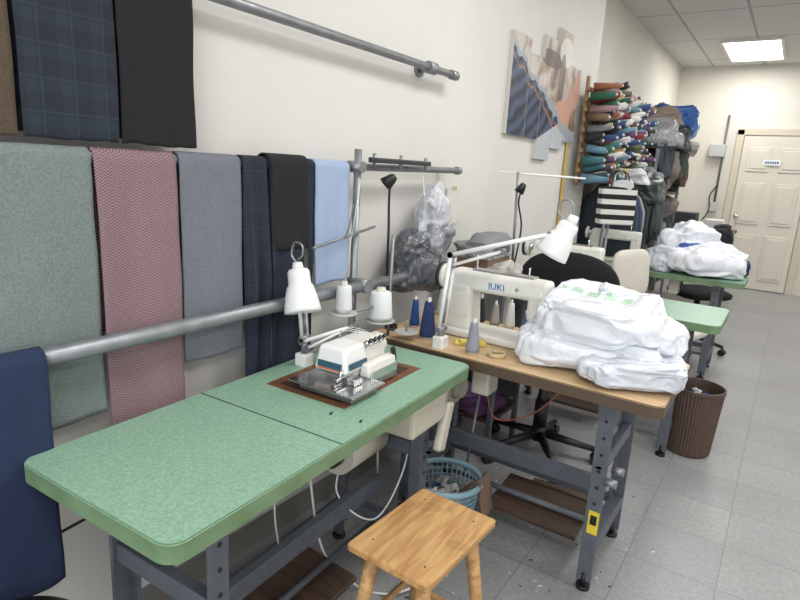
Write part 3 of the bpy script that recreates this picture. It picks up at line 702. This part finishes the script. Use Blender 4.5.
# ---------------------------------------------------------------- thread cone rack on the wall
cols=[(130,48,52),(48,66,112),(44,92,72),(170,154,90),(200,198,194),(34,34,38),(88,62,96),(148,94,66),(96,130,150),(116,94,74),(58,60,84),(164,130,134),(90,96,66),(34,62,64),(124,124,124),(62,108,114),(60,60,62),(196,194,190),(50,100,80)]
cm=[mat('rack_thread_%d'%i,c,.85) for i,c in enumerate(cols)]
root('thread_cone_wall_rack',(-1.40,5.1,1.73))
rackW=mat('rack_wood',(150,120,85),.6)
bm=bmesh.new()
for r_ in range(10):
    for c_ in range(19):
        if random.random()<.06: continue
        y=-.72+c_*.080+ (r_%2)*.04+random.uniform(-.014,.014); z=-.34+r_*.072+random.uniform(-.012,.012)
        L_=random.uniform(.10,.20)
        mi=random.randrange(len(cm)); r0=random.uniform(.028,.040)
        p1=Vector((.05,y,z)); p2=Vector((.05+L_,y+random.uniform(-.05,.05),z+random.uniform(-.02,.06)))
        addcone(bm,p1,p2,r0,random.uniform(.014,.026),12,mi)
        d=(p2-p1).normalized(); addcone(bm,p2,p2+d*.012,.012,.008,8,4)
fin(bm,'cones',cm)
for r_ in range(10): box('slat_%d'%r_,(.025,.04,-.34+r_*.072-.01),(.02,1.56,.03),rackW,.003)
for yy in (-.68,.04,.76): box('upright_%d'%(yy*100),(.005,yy,0),(.02,.04,.78),rackW,.003)
for yy in (-.5,.7): box('wall_bracket_%d'%(yy*100),(-.025 if yy<0 else -.125,yy,.2),(.045 if yy<0 else .25,.03,.04),rackW,.003)
endroot()
root('yellow_yardstick',(-1.437,4.25,0)); box('stick',(0,0,1.32),(.012,.03,.80),mat('yellow_stick',(196,166,76),.5),.002); box('hook',(-.003,0,1.70),(.02,.01,.01),steel,.002); endroot()
# ---------------------------------------------------------------- shelf unit with piled fabric
root('stocked_garment_shelf',(-1.36,6.75,0))
for sx in (-1,1):
    for sy in (-1,1): box('upright_%d_%d'%(sx,sy),(sx*.2,sy*.72,.9),(.03,.03,1.8),steel,.003)
for k,zz in enumerate((.3,.8,1.28,1.72)): box('shelf_%d'%k,(0,0,zz),(.44,1.47,.02),brownW,.003)
pile=[(70,74,80),(44,52,60),(120,112,104),(44,60,90),(60,68,60),(140,138,132),(88,66,66),(34,36,40),(110,116,120)]
i=0
for zz in (.32,.82,1.30):
    for yy in (-.5,0,.5):
        for st in range(2):
            h=.17+random.random()*.03; c=pile[i%len(pile)]
            bagpart('garments_%d'%i,(.02,yy,zz+h/2-.005+st*.2),(.42,.46,h),mat('garment_%d'%(i%9),c,.9,bump=.3,bscale=60),i*1.7,.55,random.uniform(-.2,.2),.03,4); i+=1
bagpart('pile_grey',(.06,-.42,1.84),(.50,.56,.22),film('dusty_clear_film',(140,142,146),.25,.8),5.5,.6,.2,.05,5)
bagpart('pile_dark',(.08,.05,1.85),(.52,.56,.26),mat('dark_green_film',(46,56,54),.4),3.3,.6,.2,.06,5)
bagpart('pile_taupe',(.05,-.20,2.02),(.40,.44,.14),mat('taupe_garment',(124,112,100),.85),6.3,.6,.5,.05,5)
bagpart('pile_blue',(.12,.20,2.04),(.42,.50,.26),mat('blue_bag_film',(50,92,156),.4,bump=.4,bscale=20),9.2,.65,.24,.07,5)
bagpart('pile_lightblue',(.16,.42,1.93),(.30,.34,.20),mat('lightblue_film',(120,160,205),.4,bump=.4,bscale=20),19.2,.65,.24,.06,5)
bagpart('pile_white',(.10,.45,1.78),(.42,.38,.16),mat('offwhite_garment',(170,168,164),.8),10.2,.7,.04,.05,5)
for q,(yy,zz,c) in enumerate(((-.55,1.66,(54,60,70)),(-.2,1.60,(120,112,104)),(.15,1.64,(60,68,60)),(.5,1.58,(90,70,66)))):
    bagpart('overhang_%d'%q,(.24,yy,zz-.05),(.10,.30,.34),mat('overhang_%d'%q,c,.9,bump=.3,bscale=60),q*2.3,.6,0,.04,4)
endroot()
root('hanging_garment_rail',(-1.25,5.35,0))
for yy in (-.55,.55): cyl('upright_%d'%(yy*100),(0,yy,0),(0,yy,1.40),.014,steel); cyl('foot_%d'%(yy*100),(-.17,yy,.014),(.17,yy,.014),.014,steel)
cyl('rail',(0,-.55,1.40),(0,.55,1.40),.014,steel)
for k in range(9):
    yy=-.45+k*.11; c=pile[(k*2+1)%9]
    bm=bmesh.new(); bmesh.ops.create_cube(bm,size=1); bmesh.ops.subdivide_edges(bm,edges=bm.edges[:],cuts=6,use_grid_fill=True)
    for v in bm.verts:
        t=.5-v.co.z; w_=.12+.24*min(1,t*5); x_=v.co.x*w_*1.3; 
        v.co=Vector((x_+.015*noise.noise(Vector((t*4,k,v.co.x))),v.co.y*.07+.02*math.sin(v.co.x*14+k)*t,v.co.z*.75+.02))
    fin(bm,'garment_%d'%k,mat('garment_%d'%((k*2+1)%9),c,.9),True,local=Matrix.Translation((0,yy,.97)))
    tube('hanger_hook_%d'%k,[(0,yy,1.36),(0,yy,1.40),(.015,yy,1.425),(.0,yy,1.43)],.003,steel)
bagpart('jacket_on_top',(.06,.15,1.33),(.34,.70,.24),mat('dark_green_film',(46,56,54),.4),15.3,.7,.1,.05,5)
bagpart('jacket_front',(.20,.20,1.10),(.12,.50,.50),mat('dark_green_film',(46,56,54),.4),25.3,.6,.1,.04,5)
bagpart('shirt_on_top',(.08,-.25,1.42),(.24,.26,.10),mat('white_shirt',(190,190,190),.8),16.3,.6,.3,.04,5)
bagpart('grey_cloth_on_top',(.04,.40,1.43),(.26,.30,.12),mat('grey_garment',(120,122,124),.8),26.3,.6,.3,.04,5)
endroot()
# striped tote
m,nt,b=newmat('striped_canvas',.85); v,x,y,z=coords(nt)
f=mth(nt,'FRACT',mth(nt,'DIVIDE',z,.072)); nt.links.new(mix(nt,mth(nt,'GREATER_THAN',f,.5),srgb((210,208,204)),srgb((24,24,28))),b.inputs['Base Color']); stripe=m
root('striped_tote_bag',(-1.07,4.38,1.215),math.radians(38))
taper('body',(0,0,0),(.25,.10,.27),stripe,top=(1.06,.8),bev=.012)
bagpart('paper_inside',(.03,.0,.13),(.14,.06,.10),mat('white_shirt',(190,190,190),.8),33,.6,0,.01,4)
for sy in (-1,1): tube('handle_%d'%sy,[(-.07,sy*.03,.13),(-.05,sy*.02,.22),(0,0,.25),(.05,sy*.02,.22),(.07,sy*.03,.13)],.005,dark)
cyl('hook_stand_pole',(0,.09,-1.215),(0,.09,.26),.009,steel); cyl('hook_arm',(0,.09,.25),(0,-.02,.25),.006,steel); cyl('hook_stand_base',(0,.09,-1.213),(0,.09,-1.20),.08,steel)
endroot()
root('tall_thread_stand',(-1.28,3.03,.75))
cyl('pole',(0,.06,0),(0,.0,.66),.008,steel); cyl('cross',(-.1,-.02,.655),(.28,.30,.645),.006,whiteP); cyl('cross_low',(-.06,.1,.12),(.16,.16,.12),.006,steel); cyl('base',(0,.06,0),(0,.06,.012),.045,steel)
tube('black_gooseneck',[(0,.06,.1),(.03,.05,.35),(.02,.0,.5),(.05,-.02,.60)],.005,dark)
lathe('spot_shade',[(.012,0),(.018,.01),(.028,.055),(.025,.055),(.012,.02)],None,dark,24,local=aim((.05,-.02,.60),(.02,-.04,.53)))
for k,(dx,dy,c) in enumerate(((.10,.06,(200,200,196)),(.22,.05,(60,64,90)),(.34,.08,(150,110,90)),(.46,.06,(210,210,206)),(.34,.46,(170,160,130)))):
    cone_part('%d'%k,(dx+.0,dy,0),.026,.12+.02*(k%3),c,.014)
endroot()
root('clear_plastic_bag_of_fabric',(-1.37,2.13,1.0))
tube('hook_cord',[(.03,.04,.28),(.01,.05,.36),(-.005,.06,.40)],.003,whitecord)
bagpart('dark_content',(.04,-.02,-.01),(.12,.26,.24),film('dark_grey_film',(74,77,84),.2,.8),6.1,.75,0,.03,5)
bagpart('grey_content',(.03,.12,.06),(.10,.20,.20),film('mid_grey_film',(130,133,138),.2,.8),8.1,.75,0,.03,5)
bagpart('white_content',(.03,.12,.19),(.08,.16,.26),film('milky_film',(186,188,193),.2,.8),3.9,.8,0,.025,5)
endroot()
root('pinned_pattern_paper',(-1.443,2.62,1.22)); box('sheet',(0,0,0),(.004,.14,.18),mat('paper',(206,204,198),.8),0,r=(.08,0,0)); box('tape',(.003,0,.09),(.002,.04,.02),mat('tape_beige',(190,164,104),.6),0); endroot()
cc=[(215,215,212),(60,66,84),(190,190,186),(40,40,44),(150,146,140),(210,210,206),(80,100,130),(170,160,130)]
root('thread_cone_row',(-1.1,2.25,.7502))
for k,px in enumerate((-.16,-.10,-.03,.04,.11,.18,.25)): cone_part('%d'%k,(px,.0,0),.022,.08+.05*random.random(),cc[k%8],.012)
endroot()
root('carton_stand',(-1.22,2.62,0)); box('shelf_board',(0,0,.86),(.36,.36,.02),brownW,.003)
for sx in (-1,1):
    for sy in (-1,1): box('leg_%d_%d'%(sx,sy),(sx*.16,sy*.16,.425),(.025,.025,.85),frameM,.002)
box('carton',(-.04,0,.93),(.20,.26,.12),mat('carton_brown',(120,96,76),.8),.004); box('carton_lid',(-.04,0,.995),(.21,.27,.012),mat('lid_grey',(150,148,144),.5),.003)
bagpart('folded_paper',(.08,-.05,.91),(.18,.2,.08),mat('offwhite_garment',(170,168,164),.8),20.2,.6,0,.03,5)
bagpart('grey_cloth',(-.03,.0,1.03),(.22,.24,.07),mat('grey_garment',(120,122,124),.8),22.2,.6,0,.03,5)
box('low_shelf',(0,0,.2),(.34,.34,.02),brownW,.003)
bagpart('low_bundle_purple',(.0,-.05,.27),(.30,.24,.12),mat('purple_cloth',(92,60,96),.9),41,.6,0,.03,5)
bagpart('low_bundle_dark',(.02,.08,.33),(.28,.20,.14),mat('dark_cloth',(46,46,52),.9),42,.6,0,.03,5)
endroot()
root('far_plastic_bag_pile',(-.55,4.80,.753))
bagpart('bag_1',(.09,-.04,.10),(.46,.40,.19),bagW,11.2,.6,.2,.04,5)
bagpart('bag_2',(-.04,.12,.17),(.40,.26,.30),bagW,12.9,.65,.6,.05,5)
bagpart('bag_3',(-.20,-.06,.09),(.22,.30,.18),bagG,14.4,.65,.1,.035,5)
bagpart('navy_bundle',(.24,.12,.07),(.20,.18,.14),mat('navy_cloth',(30,44,90),.9),13.5,.7,.1,.02,5)
bagpart('blue_strap',(-.02,-.10,.20),(.16,.03,.04),mat('blue_strap',(50,80,150),.5),17.5,.7,.3,.01,4)
endroot()
root('rear_work_counter',(-.98,7.9,0)); box('top',(0,0,.86),(.9,.6,.04),brownW,.004)
for sx in (-1,1):
    for sy in (-1,1): box('leg_%d_%d'%(sx,sy),(sx*.4,sy*.25,.42),(.05,.05,.84),frameM,.003)
box('shelf',(0,0,.3),(.8,.5,.03),brownW,.003); box('carton_low',(-.1,0,.46),(.5,.36,.28),mat('dark_carton',(58,54,52),.7),.01)
box('desk_box',(-.15,0,.97),(.35,.3,.18),mat('dark_box',(50,54,60),.6),.01); box('white_box',(.22,0,.94),(.2,.24,.12),whiteP,.01)
bagpart('dark_coat',(.34,-.25,.70),(.20,.14,.50),mat('dark_cloth',(46,46,52),.9),43,.6,0,.03,5)
endroot()
root('wall_conduit',(-.95,YB,1.6)); cyl('pipe',(0,-.03,-.45),(0,-.03,.75),.014,mat('conduit_grey',(110,108,104),.5,.4)); box('electrical_box',(-.07,-.06,.27),(.2,.12,.17),mat('box_grey',(180,182,182),.5),.01); box('switch_box',(0,-.045,-.5),(.09,.06,.13),mat('box_grey',(190,192,192),.5),.006)
tube('cable',[(.0,-.04,-.2),(-.07,-.05,-.35),(-.05,-.05,-.55),(-.12,-.04,-.7)],.008,dark); endroot()
root('power_cables',(-1.0,1.3,0))
tube('cord_white_1',[(-.12,-.10,.70),(-.14,-.05,.45),(-.10,-.02,.15),(.0,.05,.012),(.12,.10,.012),(.18,.25,.012)],.004,whitecord)
tube('cord_white_2',[(-.05,.05,.55),(-.08,.02,.35),(.02,.10,.25),(.05,.22,.4),(.02,.3,.6)],.003,whitecord)
tube('cord_black',[(-.42,-.80,.42),(-.40,-.5,.46),(-.36,.0,.50),(-.30,.3,.6)],.004,dark)
tube('cord_white_3',[(-.2,-.12,.65),(-.2,-.14,.3),(-.15,-.12,.012),(-.05,-.2,.012)],.003,whitecord)
tube('cord_orange',[(.12,.66,.62),(.16,.70,.45),(.30,.72,.5),(.4,.74,.62)],.003,mat('orange_cord',(150,80,64),.5))
endroot()
root('brown_foot_pedal',(-.86,1.16,0),.3); box('plate',(0,0,.045),(.24,.14,.02),brownW,.006,r=(.12,0,0)); box('base',(0,0,.014),(.2,.12,.026),dark,.004); endroot()
root('wooden_floor_board',(-.62,2.33,0),.1); box('board',(0,0,.03),(.30,.12,.03),brownW,.006); box('cleat',(0,.0,.01),(.05,.12,.018),brownW,.003); endroot()
root('floor_lint_scraps',(-.7,1.9,0))
bm=bmesh.new()
for k in range(170):
    x_,y_=random.gauss(-.1,.26),random.gauss(.0,.5)
    if x_< -.6: continue
    g=bmesh.ops.create_grid(bm,x_segments=1,y_segments=1,size=random.uniform(.001,.0035)); bmesh.ops.transform(bm,matrix=Matrix.Translation((x_,y_,.002))@Matrix.Rotation(random.random()*3,4,'Z')@Matrix.Diagonal((2.5,1,1,1)),verts=g['verts'])
    for v in g['verts']:
        for f in v.link_faces: f.material_index=k%3
fin(bm,'scraps',[sc[0],sc[3],sc[0]])
endroot()

# ---------------------------------------------------------------- camera
D=Vector((.562,.1554,.8123)); Rv=Vector((.8255,-.172,-.5375))
D.normalize(); Rv=(Rv-D*Rv.dot(D)).normalized()
U=Vector((Rv.y*D.z-Rv.z*D.y,Rv.z*D.x-Rv.x*D.z,Rv.x*D.y-Rv.y*D.x)); 
if U.y<0: U=-U
right=Vector((Rv.x,D.x,U.x)); up=Vector((Rv.y,D.y,U.y)); fwd=Vector((Rv.z,D.z,U.z))
cd=bpy.data.cameras.new('camera'); co=bpy.data.objects.new('camera',cd); COL.objects.link(co)
mw=Matrix.Identity(4)
for i in range(3): mw[i][0]=right[i]; mw[i][1]=up[i]; mw[i][2]=-fwd[i]
mw[2][3]=1.40
co.matrix_world=mw
cd.sensor_width=36; cd.lens=36*575/800; cd.clip_start=.02
S.camera=co
S.view_settings.view_transform='Standard'; S.view_settings.look='None'; S.view_settings.exposure=0
